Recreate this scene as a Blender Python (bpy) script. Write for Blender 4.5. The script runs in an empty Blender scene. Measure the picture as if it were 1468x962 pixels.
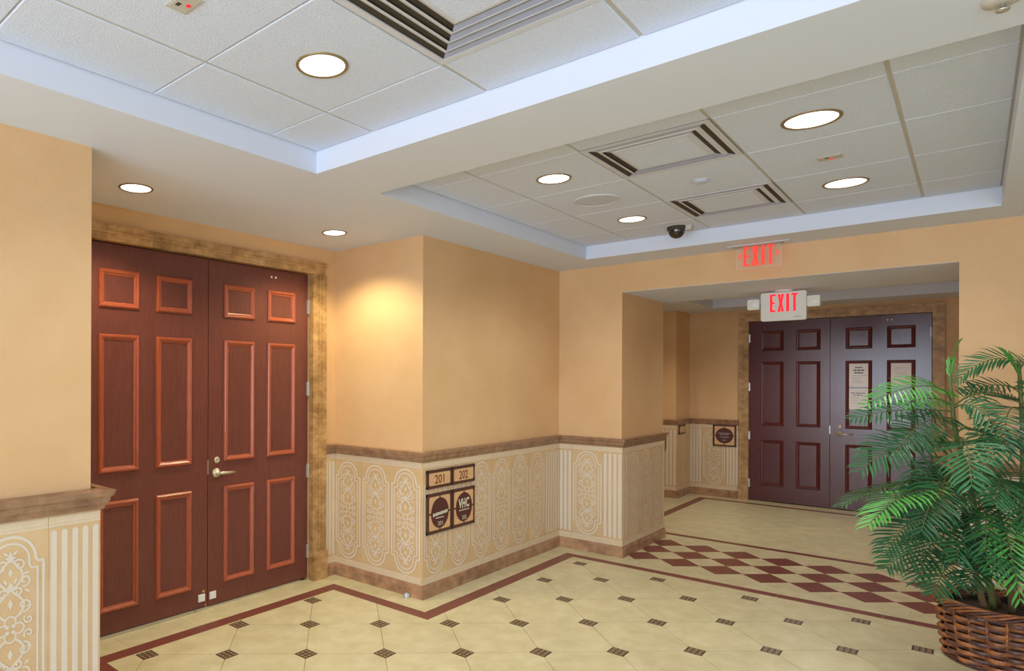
import bpy, bmesh, math, random
from mathutils import Matrix, Vector
from math import sin, cos, pi, radians
random.seed(7)
SC = bpy.context.scene
COL = SC.collection

# ------------------------------------------------------------------ camera
cam_d = bpy.data.cameras.new('camera')
cam = bpy.data.objects.new('camera', cam_d)
COL.objects.link(cam)
F_PX, YAW, ROLL = 929.53, 0.7612, 0.0035
cam_d.sensor_fit = 'HORIZONTAL'
cam_d.sensor_width = 36.0
cam_d.lens = F_PX * 36.0 / 1468.0
cam_d.shift_x = (734.0 - 510.41) / 1468.0
cam_d.shift_y = (545.54 - 481.0) / 1468.0
cam_d.clip_start = 0.05
_f = Vector((cos(YAW), sin(YAW), 0)); _r = Vector((sin(YAW), -cos(YAW), 0)); _u = Vector((0, 0, 1))
R_ = _r * cos(ROLL) + _u * sin(ROLL)
U_ = _u * cos(ROLL) - _r * sin(ROLL)
M = Matrix((R_, U_, -_f)).transposed().to_4x4()
M.translation = Vector((0, 0, 1.5869))
cam.matrix_world = M
SC.camera = cam

# ------------------------------------------------------------------ view / world
SC.view_settings.view_transform = 'Standard'
SC.view_settings.look = 'None'
SC.view_settings.gamma = 1.0
SC.view_settings.use_curve_mapping = False
SC.view_settings.exposure = 0.13
world = bpy.data.worlds.new('world')
SC.world = world
world.use_nodes = True
bg = world.node_tree.nodes['Background']
bg.inputs[0].default_value = (0.62, 0.75, 1.0, 1)
bg.inputs[1].default_value = 1.0

# ------------------------------------------------------------------ daylight through the window wall behind the camera
def area(name, loc, rot, sx, sy, power, color):
    l = bpy.data.lights.new(name, 'AREA')
    l.shape = 'RECTANGLE'; l.size = sx; l.size_y = sy
    l.energy = power; l.color = color
    o = bpy.data.objects.new(name, l)
    o.location = loc; o.rotation_euler = rot
    COL.objects.link(o)
    return o
DAY = (0.72, 0.84, 1.0)
for k, yc in enumerate((-2.45, -0.2, 1.85)):
    area('window_daylight', (-3.18, yc, 1.36), (0, -pi / 2, 0), 2.1, 1.95, 82.0, DAY)
area('window_daylight', (1.2, -4.08, 1.36), (pi / 2, 0, 0), 3.6, 2.1, 9.0, (0.95, 0.95, 0.92))

# ------------------------------------------------------------------ materials
MAT = {}
def srgb(r, g, b):
    f = lambda c: (c / 255.0) / 12.92 if c / 255.0 <= 0.04045 else ((c / 255.0 + 0.055) / 1.055) ** 2.4
    return (f(r), f(g), f(b), 1.0)
def mat(name, col, rough=0.6, metal=0.0, spec=0.5, emit=None, estr=0.0, var=None, vscale=6.0, detail=4.0,
        rnd=0.0, bump=0.0, bscale=60.0, stretch=None, coat=0.0):
    m = bpy.data.materials.new(name)
    m.use_nodes = True
    nt = m.node_tree; N = nt.nodes; L = nt.links
    b = N['Principled BSDF']
    b.inputs['Base Color'].default_value = col
    b.inputs['Roughness'].default_value = rough
    b.inputs['Metallic'].default_value = metal
    b.inputs['Specular IOR Level'].default_value = spec
    b.inputs['Coat Weight'].default_value = coat
    if emit:
        b.inputs['Emission Color'].default_value = emit
        b.inputs['Emission Strength'].default_value = estr
    out = None
    geo = None
    if var or bump:
        geo = N.new('ShaderNodeNewGeometry')
        src = geo.outputs['Position']
        if stretch:
            mp = N.new('ShaderNodeVectorMath'); mp.operation = 'MULTIPLY'
            mp.inputs[1].default_value = stretch
            L.new(src, mp.inputs[0]); src = mp.outputs[0]
    if var:
        nz = N.new('ShaderNodeTexNoise')
        nz.inputs['Scale'].default_value = vscale
        nz.inputs['Detail'].default_value = detail
        nz.inputs['Roughness'].default_value = 0.62
        L.new(src, nz.inputs['Vector'])
        rp = N.new('ShaderNodeValToRGB')
        rp.color_ramp.elements[0].position = 0.32; rp.color_ramp.elements[0].color = var
        rp.color_ramp.elements[1].position = 0.68; rp.color_ramp.elements[1].color = col
        L.new(nz.outputs['Fac'], rp.inputs['Fac'])
        out = rp.outputs['Color']
    if rnd:
        oi = N.new('ShaderNodeObjectInfo')
        mr = N.new('ShaderNodeMapRange')
        mr.inputs['To Min'].default_value = 1 - rnd
        mr.inputs['To Max'].default_value = 1 + rnd
        L.new(oi.outputs['Random'], mr.inputs['Value'])
        hv = N.new('ShaderNodeHueSaturation')
        if out: L.new(out, hv.inputs['Color'])
        else: hv.inputs['Color'].default_value = col
        L.new(mr.outputs['Result'], hv.inputs['Value'])
        out = hv.outputs['Color']
    if out: L.new(out, b.inputs['Base Color'])
    if bump:
        n2 = N.new('ShaderNodeTexNoise')
        n2.inputs['Scale'].default_value = bscale
        n2.inputs['Detail'].default_value = 3.0
        L.new(geo.outputs['Position'], n2.inputs['Vector'])
        bp = N.new('ShaderNodeBump')
        bp.inputs['Strength'].default_value = bump
        bp.inputs['Distance'].default_value = 0.004
        L.new(n2.outputs['Fac'], bp.inputs['Height'])
        L.new(bp.outputs['Normal'], b.inputs['Normal'])
    MAT[name] = m
    return m
mat('wall_paint', srgb(224, 185, 138), 0.55, var=srgb(216, 175, 126), vscale=2.2, detail=8, bump=0.12, bscale=90, spec=0.35)
mat('soffit_paint', srgb(219, 225, 238), 0.7, spec=0.2)
mat('ceiling_tile', srgb(228, 236, 254), 0.85, var=srgb(212, 221, 241), vscale=160, detail=3, bump=0.9, bscale=240, spec=0.1)
mat('ceiling_bar', srgb(196, 190, 178), 0.6, spec=0.2)
mat('metal_white', srgb(208, 211, 220), 0.4)
mat('duct_dark', srgb(66, 56, 44), 0.8)
mat('door_wood', srgb(114, 64, 54), 0.33, var=srgb(101, 53, 45), vscale=9, detail=6, stretch=(8, 8, 0.9), rnd=0.03, spec=0.45)
mat('door_moulding', srgb(172, 88, 58), 0.28, var=srgb(154, 75, 50), vscale=14, stretch=(6, 6, 1), spec=0.5, coat=0.15)
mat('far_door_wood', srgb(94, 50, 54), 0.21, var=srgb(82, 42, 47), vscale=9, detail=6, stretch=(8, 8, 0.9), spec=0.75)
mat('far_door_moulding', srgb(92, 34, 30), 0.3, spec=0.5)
mat('steel', srgb(200, 198, 190), 0.32, metal=0.9)
mat('satin_nickel', srgb(206, 200, 176), 0.34, metal=0.75)
mat('brass', srgb(150, 112, 52), 0.35, metal=0.9)
mat('white_plastic', srgb(232, 232, 226), 0.4)
mat('travertine', srgb(206, 166, 112), 0.42, var=srgb(148, 108, 64), vscale=11, detail=9, rnd=0.12, stretch=(1, 1, 1.6), bump=0.1)
mat('rail_marble', srgb(174, 138, 106), 0.3, var=srgb(130, 96, 72), vscale=14, detail=8, rnd=0.10)
mat('base_marble', srgb(186, 146, 110), 0.32, var=srgb(134, 98, 74), vscale=10, detail=8, rnd=0.14)
mat('dado_marble', srgb(217, 187, 142), 0.4, var=srgb(204, 171, 126), vscale=5, detail=8, rnd=0.035)
mat('etched', srgb(219, 207, 188), 0.7)
mat('etched_band', srgb(220, 200, 168), 0.7, var=srgb(214, 190, 152), vscale=40)
mat('grout', srgb(150, 136, 98), 0.8)
mat('floor_cream', srgb(219, 209, 170), 0.34, var=srgb(200, 188, 145), vscale=7, detail=11, rnd=0.03, spec=0.4)
mat('floor_red', srgb(132, 76, 64), 0.3, var=srgb(118, 64, 54), vscale=40, detail=4, rnd=0.05, spec=0.4)
mat('inset_dark', srgb(70, 56, 40), 0.45)
mat('inset_light', srgb(164, 136, 100), 0.45)
mat('lamp_lens', (1, 1, 1, 1), 0.5, emit=(1.0, 0.98, 0.94, 1), estr=3.0)
mat('lamp_rim', srgb(150, 128, 92), 0.35, metal=0.3)
mat('speaker_mesh', srgb(198, 205, 220), 0.7)
mat('louvre_paint', srgb(166, 172, 196), 0.45)
mat('exit_red', srgb(230, 20, 40), 0.5, emit=srgb(255, 16, 40), estr=0.75)
mat('exit_orange', srgb(236, 60, 50), 0.5, emit=srgb(255, 56, 48), estr=0.7)
mat('exit_body', srgb(226, 224, 212), 0.45)
mat('grey_print', srgb(170, 168, 160), 0.6)
mat('plaque_frame', srgb(84, 52, 44), 0.4)
mat('plaque_corner', srgb(44, 36, 30), 0.4)
mat('plaque_face', srgb(222, 178, 132), 0.5, var=srgb(206, 168, 116), vscale=30)
mat('plaque_oval', srgb(84, 42, 40), 0.45)
mat('plaque_text', srgb(214, 214, 190), 0.5)
mat('plaque_number', srgb(122, 56, 40), 0.5)
mat('paper', srgb(236, 232, 230), 0.8)
mat('ink', srgb(70, 66, 68), 0.8)
mat('ink_grey', srgb(160, 152, 150), 0.8)
mat('dark_glass', srgb(34, 30, 26), 0.08, spec=0.8)
mat('stopper', srgb(178, 188, 200), 0.3)
mat('red_led', srgb(200, 20, 40), 0.4, emit=srgb(255, 20, 50), estr=0.8)
mat('leaf_dark', srgb(48, 103, 60), 0.38, rnd=0.34, spec=0.5)
mat('leaf_bright', srgb(88, 168, 72), 0.38, rnd=0.12, spec=0.5)
mat('stem_green', srgb(92, 120, 56), 0.5, var=srgb(108, 98, 58), vscale=14)
mat('stem_brown', srgb(120, 100, 66), 0.6, var=srgb(84, 70, 44), vscale=24, stretch=(1, 1, 4))
mat('wicker_tan', srgb(188, 118, 60), 0.4, var=srgb(104, 62, 44), vscale=22, rnd=0.2)
mat('wicker_dark', srgb(124, 80, 62), 0.4, var=srgb(66, 44, 44), vscale=22, rnd=0.2)
mat('moss', srgb(52, 40, 28), 0.9)
mat('window_frame', srgb(210, 206, 198), 0.5)
g = bpy.data.materials.new('acrylic'); g.use_nodes = True
nt = g.node_tree; b = nt.nodes['Principled BSDF']
b.inputs['Base Color'].default_value = (0.97, 1.0, 0.97, 1); b.inputs['Roughness'].default_value = 0.03
b.inputs['Alpha'].default_value = 0.07
MAT['acrylic'] = g

# ------------------------------------------------------------------ mesh builder
class MB:
    def __init__(s): s.v = []; s.f = []; s.m = []; s.cur = 0
    def add(s, vs, fs):
        o = len(s.v); s.v += [tuple(p) for p in vs]
        for f in fs: s.f.append([i + o for i in f]); s.m.append(s.cur)
        return s
    def box(s, x0, x1, y0, y1, z0, z1):
        return s.add([(x0, y0, z0), (x1, y0, z0), (x1, y1, z0), (x0, y1, z0), (x0, y0, z1), (x1, y0, z1), (x1, y1, z1), (x0, y1, z1)],
                     [(0, 3, 2, 1), (4, 5, 6, 7), (0, 1, 5, 4), (1, 2, 6, 5), (2, 3, 7, 6), (3, 0, 4, 7)])
    def prism(s, poly, z0, z1):
        n = len(poly)
        vs = [(x, y, z0) for x, y in poly] + [(x, y, z1) for x, y in poly]
        fs = [tuple(range(n - 1, -1, -1)), tuple(range(n, 2 * n))] + [(i, (i + 1) % n, n + (i + 1) % n, n + i) for i in range(n)]
        return s.add(vs, fs)
    def plate(s, poly, y0, y1):          # poly in (x,z), extruded along y (front = y0)
        n = len(poly)
        vs = [(x, y0, z) for x, z in poly] + [(x, y1, z) for x, z in poly]
        fs = [tuple(range(n)), tuple(range(2 * n - 1, n - 1, -1))] + [((i + 1) % n, i, n + i, n + (i + 1) % n) for i in range(n)]
        return s.add(vs, fs)
    def lathe(s, prof, n=24, c=(0, 0, 0)):   # prof list of (r,z)
        vs = []; fs = []
        for r, z in prof:
            for k in range(n):
                a = 2 * pi * k / n
                vs.append((c[0] + r * cos(a), c[1] + r * sin(a), c[2] + z))
        for j in range(len(prof) - 1):
            for k in range(n):
                k2 = (k + 1) % n
                fs.append((j * n + k, j * n + k2, (j + 1) * n + k2, (j + 1) * n + k))
        return s.add(vs, fs)
    def tube(s, pts, rad, n=8, caps=True):
        pts = [Vector(p) for p in pts]
        rads = rad if isinstance(rad, (list, tuple)) else [rad] * len(pts)
        vs = []; fs = []
        up = Vector((0.13, 0.31, 0.94))
        for i, p in enumerate(pts):
            t = (pts[min(i + 1, len(pts) - 1)] - pts[max(i - 1, 0)]).normalized()
            a = t.cross(up)
            if a.length < 1e-3: a = t.cross(Vector((1, 0, 0)))
            a.normalize(); b_ = t.cross(a)
            for k in range(n):
                w = 2 * pi * k / n
                vs.append(p + (a * cos(w) + b_ * sin(w)) * rads[i])
        for i in range(len(pts) - 1):
            for k in range(n):
                k2 = (k + 1) % n
                fs.append((i * n + k, i * n + k2, (i + 1) * n + k2, (i + 1) * n + k))
        if caps:
            fs.append(tuple(range(n - 1, -1, -1))); fs.append(tuple(range((len(pts) - 1) * n, len(pts) * n)))
        return s.add(vs, fs)
    def ribbon(s, pts, w, y=0.0, closed=False):   # flat line in the xz plane at depth y
        n = len(pts); vs = []; fs = []
        for i, (x, z) in enumerate(pts):
            if closed: a = pts[i - 1]; b_ = pts[(i + 1) % n]
            else: a = pts[max(i - 1, 0)]; b_ = pts[min(i + 1, n - 1)]
            dx, dz = b_[0] - a[0], b_[1] - a[1]
            l = math.hypot(dx, dz) or 1
            nx, nz = -dz / l * w / 2, dx / l * w / 2
            vs += [(x + nx, y, z + nz), (x - nx, y, z - nz)]
        for i in range(n if closed else n - 1):
            j = (i + 1) % n
            fs.append((2 * i, 2 * i + 1, 2 * j + 1, 2 * j))
        return s.add(vs, fs)
    def mesh(s, name, mats):
        me = bpy.data.meshes.new(name)
        me.from_pydata(s.v, [], s.f); me.update()
        for m_ in (mats if isinstance(mats, (list, tuple)) else [mats]): me.materials.append(MAT[m_])
        if max(s.m, default=0) > 0:
            me.polygons.foreach_set('material_index', s.m)
        bm = bmesh.new(); bm.from_mesh(me); bmesh.ops.recalc_face_normals(bm, faces=bm.faces); bm.to_mesh(me); bm.free()
        return me
    def build(s, name, mats, parent=None, loc=(0, 0, 0), rz=0.0, smooth=False):
        return put(name, s.mesh(name, mats), parent, loc, rz, smooth)
def put(name, me, parent=None, loc=(0, 0, 0), rz=0.0, smooth=False):
    o = bpy.data.objects.new(name, me)
    COL.objects.link(o)
    o.parent = parent; o.location = loc; o.rotation_euler = (0, 0, rz)
    if smooth: me.shade_smooth()
    return o
def thing(name, label, cat, loc=(0, 0, 0), rz=0.0, group=None):
    o = bpy.data.objects.new(name, None); COL.objects.link(o)
    o.location = loc; o.rotation_euler = (0, 0, rz); o.empty_display_size = 0.05
    tag(o, label, cat, group); return o
def tag(o, label, cat, group=None):
    o['label'] = label; o['category'] = cat
    if group: o['group'] = group
    return o
def struct(o, label=None):
    o['kind'] = 'structure'
    if label: o['label'] = label
    return o
def sroot(name, label, loc=(0, 0, 0), rz=0.0):
    o = bpy.data.objects.new(name, None); COL.objects.link(o)
    o.location = loc; o.rotation_euler = (0, 0, rz); o.empty_display_size = 0.05
    return struct(o, label)
def text_mesh(name, body, w, h, m, y=0.0, cx=0.0, cz=0.0, bold=0.0, thick=0.0):
    c = bpy.data.curves.new('lettering', 'FONT'); c.body = body; c.size = 1.0; c.offset = bold
    c.align_x = 'CENTER'; c.resolution_u = 3
    o = bpy.data.objects.new('lettering', c); COL.objects.link(o)
    dg = bpy.context.evaluated_depsgraph_get()
    me = bpy.data.meshes.new_from_object(o.evaluated_get(dg))
    bpy.data.objects.remove(o); me.name = name
    xs = [v.co.x for v in me.vertices]; ys = [v.co.y for v in me.vertices]
    x0, x1, y0, y1 = min(xs), max(xs), min(ys), max(ys)
    for v in me.vertices:
        v.co = ((v.co.x - (x0 + x1) / 2) / (x1 - x0) * w + cx, y, (v.co.y - (y0 + y1) / 2) / (y1 - y0) * h + cz)
    me.materials.clear(); me.materials.append(MAT[m])
    return me

# ------------------------------------------------------------------ plan (metres; camera stands at x=0 y=0)
H = 2.645; TRAY = 2.757
STUB_Y, STUB_X = 2.91, 1.305
DOOR_Y = 3.80; RET_X = 3.742; SIGN_Y = 2.897
ARCH_X = 5.88; PIER_Y = 2.295; PIER_END = 6.95; OPEN_R = 0.072; OPEN_H = 2.392
FAR_X = 9.965; VEST_Z = 2.555
BACK_X = -3.2; RIGHT_Y = -4.1
TOP = 2.85

# walls -------------------------------------------------------------
w_stub = struct(MB().box(BACK_X - .2, STUB_X, STUB_Y, 4.1, 0, TOP).build('wall_left', 'wall_paint'), 'tan wall end beside the red double doors')
m = MB(); m.box(STUB_X, 1.61, DOOR_Y, 4.1, 0, TOP).box(3.485, RET_X, DOOR_Y, 4.1, 0, TOP).box(1.61, 3.485, DOOR_Y, 4.1, 2.435, TOP).box(1.5, 3.6, 4.0, 4.1, 0, 2.5)
w_door = struct(m.build('wall_door_recess', 'wall_paint'), 'tan wall of the recess around the red double doors')
w_sign = struct(MB().box(RET_X, ARCH_X + .3, SIGN_Y, 4.1, 0, TOP).build('wall_centre', 'wall_paint'), 'tan projecting wall corner that carries the suite plaques')
m = MB(); m.box(ARCH_X, PIER_END, PIER_Y, 4.1, 0, TOP).box(ARCH_X, PIER_END, OPEN_R, PIER_Y, OPEN_H, TOP).box(ARCH_X, PIER_END, RIGHT_Y, OPEN_R, 0, TOP)
w_arch = struct(m.build('wall_passage', 'wall_paint'), 'tan wall with the wide square opening to the vestibule')
m = MB(); m.box(FAR_X, 10.3, -1.0, .345, 0, TOP).box(FAR_X, 10.3, 2.195, 4.1, 0, TOP).box(FAR_X, 10.3, .345, 2.195, 2.40, TOP).box(10.15, 10.3, .3, 2.3, 0, 2.5)
w_far = struct(m.build('wall_far', 'wall_paint'), 'tan end wall of the vestibule around the dark double doors')
w_strip = struct(MB().box(9.40, FAR_X + .01, 2.935, 4.1, 0, TOP).build('wall_vestibule_corner', 'wall_paint'), 'tan projecting corner at the left of the vestibule')
struct(MB().box(PIER_END - .1, 10.3, 4.0, 4.2, 0, TOP).build('wall_vestibule_left', 'wall_paint'), 'tan side wall of the vestibule passage')
struct(MB().box(PIER_END, 10.3, -.55, -.35, 0, TOP).build('wall_vestibule_right', 'wall_paint'), 'tan right wall of the vestibule')
m = MB(); zs0, zs1 = .3, 2.42
m.box(BACK_X - .2, BACK_X, RIGHT_Y - .2, 4.1, 0, zs0).box(BACK_X - .2, BACK_X, RIGHT_Y - .2, 4.1, zs1, TOP)
for a, b_ in ((RIGHT_Y - .2, -3.45), (-1.45, -1.2), (.8, .85), (2.85, 4.1)): m.box(BACK_X - .2, BACK_X, a, b_, zs0, zs1)
struct(m.build('wall_back', 'wall_paint'), 'wall with daylight windows')
for k, yc in enumerate((-2.45, -.2, 1.85)):
    m = MB()
    for a, b_ in ((-1.0, -.94), (-.03, .03), (.94, 1.0)): m.box(BACK_X - .16, BACK_X - .06, yc + a, yc + b_, zs0, zs1)
    for z in (zs0, 1.4, zs1 - .06): m.box(BACK_X - .16, BACK_X - .06, yc - 1.0, yc + 1.0, z, z + .06)
    struct(m.build('window_%d' % (k + 1), 'window_frame'), 'daylight window')
m = MB(); m.box(BACK_X - .2, -.6, RIGHT_Y - .2, RIGHT_Y, 0, TOP).box(3.0, PIER_END, RIGHT_Y - .2, RIGHT_Y, 0, TOP)
m.box(-.6, 3.0, RIGHT_Y - .2, RIGHT_Y, 0, zs0).box(-.6, 3.0, RIGHT_Y - .2, RIGHT_Y, zs1, TOP)
struct(m.build('wall_right', 'wall_paint'), 'wall with a daylight window')

MB().box(ARCH_X + .002, PIER_END - .002, OPEN_R, PIER_Y, OPEN_H - .002, OPEN_H + .002).build('opening_soffit', 'soffit_paint', w_arch)

# ceiling -----------------------------------------------------------
T1 = (-1.11, 2.262, -.12, 2.44); T2 = (2.74, 5.455, -.12, 2.44)
m = MB()
x0, x1, y0, y1 = BACK_X - .2, ARCH_X + .05, RIGHT_Y - .2, 4.0
for r in ((x0, x1, 2.44, y1), (x0, x1, y0, -.12), (x0, T1[0], -.12, 2.44), (T1[1], T2[0], -.12, 2.44), (T2[1], x1, -.12, 2.44)):
    m.box(r[0], r[1], r[2], r[3], H, TOP)
m.box(x0, PIER_END, y0, 4.1, TOP, TOP + .05)
ceil = struct(m.build('ceiling', 'soffit_paint'), 'painted soffit with two recessed trays of ceiling tiles')
for t_ in (T1, T2): MB().box(t_[0], t_[1], t_[2], t_[3], TRAY + .006, TRAY + .02).build('ceiling_grid', 'ceiling_bar', ceil)
tile_cache = {}
def ceiling_tile(xa, xb, ya, yb):
    gy, gx, e = .007, .0025, .004
    w, h = round(xb - xa - 2 * gx, 3), round(yb - ya - 2 * gy, 3)
    if (w, h) not in tile_cache:
        q = MB()
        a, c = w / 2, h / 2
        q.add([(-a, -c, .0065), (a, -c, .0065), (a, c, .0065), (-a, c, .0065), (-a, -c, .003), (a, -c, .003), (a, c, .003), (-a, c, .003),
               (-a + e, -c + e, 0), (a - e, -c + e, 0), (a - e, c - e, 0), (-a + e, c - e, 0)],
              [(3, 2, 1, 0), (0, 1, 5, 4), (1, 2, 6, 5), (2, 3, 7, 6), (3, 0, 4, 7), (4, 5, 9, 8), (5, 6, 10, 9), (6, 7, 11, 10), (7, 4, 8, 11), (8, 9, 10, 11)])
        tile_cache[(w, h)] = q.mesh('ceiling_tile', 'ceiling_tile')
    put('ceiling_tile', tile_cache[(w, h)], ceil, ((xa + xb) / 2, (ya + yb) / 2, TRAY))
X1 = [T1[0], -.485, .125, .735, 1.345, 1.955, T1[1]]; Y1 = [T1[2], .205, .82, 1.43, 2.055, T1[3]]
X2 = [T2[0], 3.175, 3.785, 4.41, 5.03, T2[1]]; Y2 = [T2[2], .235, .855, 1.46, 2.07, T2[3]]
DIFF = [(1, 4, 2), (2, 1, 2), (2, 3, 2)]
for t, XS, YS in ((1, X1, Y1), (2, X2, Y2)):
    for i in range(len(XS) - 1):
        for j in range(len(YS) - 1):
            if (t, i, j) in DIFF: continue
            ceiling_tile(XS[i], XS[i + 1], YS[j], YS[j + 1])
# vestibule ceiling
m = MB(); tv = (7.25, 9.42, .1, 2.49)
for r in ((PIER_END, 10.3, tv[3], 4.1), (PIER_END, 10.3, -.5, tv[2]), (PIER_END, tv[0], tv[2], tv[3]), (tv[1], 10.3, tv[2], tv[3])):
    m.box(r[0], r[1], r[2], r[3], VEST_Z, TOP)
m.box(PIER_END, 10.3, -.5, 4.1, VEST_Z + .112, TOP)
struct(m.build('ceiling_vestibule', 'soffit_paint'), 'vestibule ceiling with recessed tray')

# floor -------------------------------------------------------------
m = MB(); m.box(BACK_X - .2, 10.3, RIGHT_Y - .2, 4.2, -.1, -.004)
floor = struct(m.build('floor', 'grout'), 'cream stone floor with small dark insets and red-brown borders')
S = 0.4572; CUT = 0.067; G = 0.0016
e1 = Vector((1, -1)) / 2 ** .5; e2 = Vector((1, 1)) / 2 ** .5
D0 = Vector((3.1746, 2.155))
h = S / 2 - G
oct_uv = [(-h + CUT, -h), (h - CUT, -h), (h, -h + CUT), (h, h - CUT), (h - CUT, h), (-h + CUT, h), (-h, h - CUT), (-h, -h + CUT)]
oct_me = MB().prism([tuple(e1 * a + e2 * b_) for a, b_ in oct_uv], -.004, 0).mesh('floor_tile', 'floor_cream')
q = MB(); dh = .0475
q.box(-dh, dh, -dh, dh, -.004, .0)
q.cur = 1
for a in (-1, 0, 1):
    for c in (-1, 0, 1):
        cx, cy = a * .029, c * .029
        if (a + c) % 2:
            q.prism([(cx + .012, cy), (cx, cy + .012), (cx - .012, cy), (cx, cy - .012)], 0, .0004)
        else:
            q.box(cx - .0095, cx + .0095, cy - .0095, cy + .0095, 0, .0004)
            q.cur = 0; q.box(cx - .004, cx + .004, cy - .004, cy + .004, 0, .0007); q.cur = 1
dot_me = q.mesh('floor_inset', ['inset_dark', 'inset_light'])
def in_field(x, y, pad):
    return (x < 5.6 + pad and y < 2.62 + pad) or (1.67 - pad < x < 3.45 + pad and y < 3.51 + pad)
for i in range(-14, 15):
    for j in range(-14, 12):
        c = D0 + e1 * S * (i + .5) + e2 * S * (j + .5)
        if 0.2 < c.x < 5.9 and -2.2 < c.y < 3.8 and in_field(c.x, c.y, .3) and not (c.x < 1.3 and c.y > 2.9):
            put('floor_tile', oct_me, floor, (c.x, c.y, 0))
        c = D0 + e1 * S * i + e2 * S * j
        if 0.2 < c.x < 5.9 and -2.2 < c.y < 3.8 and in_field(c.x, c.y, .04):
            put('floor_inset', dot_me, floor, (c.x, c.y, 0))
# plain cream stone over the rest of the hall, unseen from here
MB().box(BACK_X - .2, .25, RIGHT_Y, 2.9, -.004, -.001).build('floor_field', 'floor_cream', floor)
MB().box(.25, 5.6, RIGHT_Y, -2.1, -.004, -.001).build('floor_field', 'floor_cream', floor)
# vestibule tiles
hv = S / 2 - .001
sq_me = MB().prism([tuple(e1 * a + e2 * b_) for a, b_ in ((-hv, -hv), (hv, -hv), (hv, hv), (-hv, hv))], -.004, 0).mesh('floor_tile', 'floor_cream')
for i in range(-6, 20):
    for j in range(0, 22):
        c = D0 + e1 * S * (i + .5) + e2 * S * (j + .5)
        if 7.0 < c.x < 10.1 and -.3 < c.y < 4.1: put('floor_tile', sq_me, floor, (c.x, c.y, 0))
ZB = .0012
def strip(x0, x1, y0, y1, name, mt, axis=None, step=.457, start=None, z=ZB):
    g_ = .0012
    if axis is None:
        return MB().box(x0, x1, y0, y1, -.004, z).build(name, mt, floor)
    a, b_ = (x0, x1) if axis == 'x' else (y0, y1)
    cuts = [a]; c = start if start is not None else a + step
    while c < b_ - .02:
        if c > a + .02: cuts.append(c)
        c += step
    cuts.append(b_)
    for u, v in zip(cuts[:-1], cuts[1:]):
        if axis == 'x': MB().box(u + g_, v - g_, y0 + g_, y1 - g_, -.004, z).build(name, mt, floor)
        else: MB().box(x0 + g_, x1 - g_, u + g_, v - g_, -.004, z).build(name, mt, floor)
RB = 'border_strip'
strip(1.57, 3.545, 3.51, 3.61, RB, 'floor_red', 'x', .61)
strip(3.445, 3.545, 2.72, 3.51, RB, 'floor_red', 'y', .61)
strip(3.445, 5.69, 2.62, 2.72, RB, 'floor_red', 'x', .61)
strip(5.60, 5.69, -2.0, 2.62, RB, 'floor_red', 'y', .61)
strip(1.57, 1.67, 2.72, 3.51, RB, 'floor_red', 'y', .61)
strip(-.5, 1.67, 2.62, 2.72, RB, 'floor_red', 'x', .61)
strip(7.115, 7.205, -.35, 4.0, RB, 'floor_red', 'y', .61)
strip(7.205, 9.64, 2.63, 2.73, RB, 'floor_red', 'x', .61)
strip(9.64, 9.73, -.35, 2.73, RB, 'floor_red', 'y', .61)
BT = 'border_tile'
strip(1.35, 3.72, 3.61, 3.86, BT, 'floor_cream', 'x', .457, 1.86)
strip(1.35, 1.57, 2.72, 3.61, BT, 'floor_cream', 'y')
strip(3.545, 3.742, 2.72, 3.61, BT, 'floor_cream', 'y', .457, 3.1)
strip(3.742, 5.88, 2.72, 2.90, BT, 'floor_cream', 'x', .457, 4.05)
strip(5.69, 5.88, 2.30, 2.72, BT, 'floor_cream', 'y', .457, 2.56)
strip(5.69, 5.905, -2.0, 2.30, BT, 'floor_cream', 'y', .45, -1.94)
strip(6.895, 7.115, -.35, 4.0, BT, 'floor_cream', 'y', .45, -.14)
strip(9.73, 9.99, -.35, 2.73, BT, 'floor_cream', 'y', .457)
strip(7.205, 9.99, 2.73, 4.0, BT, 'floor_cream', 'x', .457)
strip(5.905, 6.895, -.1, 2.32, BT, 'floor_cream', None, z=.0006)
dd = .1612
dia = [(dd, 0), (0, dd), (-dd, 0), (0, -dd)]
dia_r = MB().prism(dia, -.004, ZB + .0006).mesh('diamond_tile', 'floor_red')
dia_c = MB().prism([(a * .985, b_ * .985) for a, b_ in dia], -.004, ZB + .0003).mesh('diamond_tile', 'floor_cream')
for i in range(3):
    for j in range(-1, 7):
        put('diamond_tile', dia_r, floor, (6.075 + .325 * i, 1.865 - .325 * j, 0))
        if i < 2: put('diamond_tile', dia_c, floor, (6.2375 + .325 * i, 1.7025 - .325 * j, 0))

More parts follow.
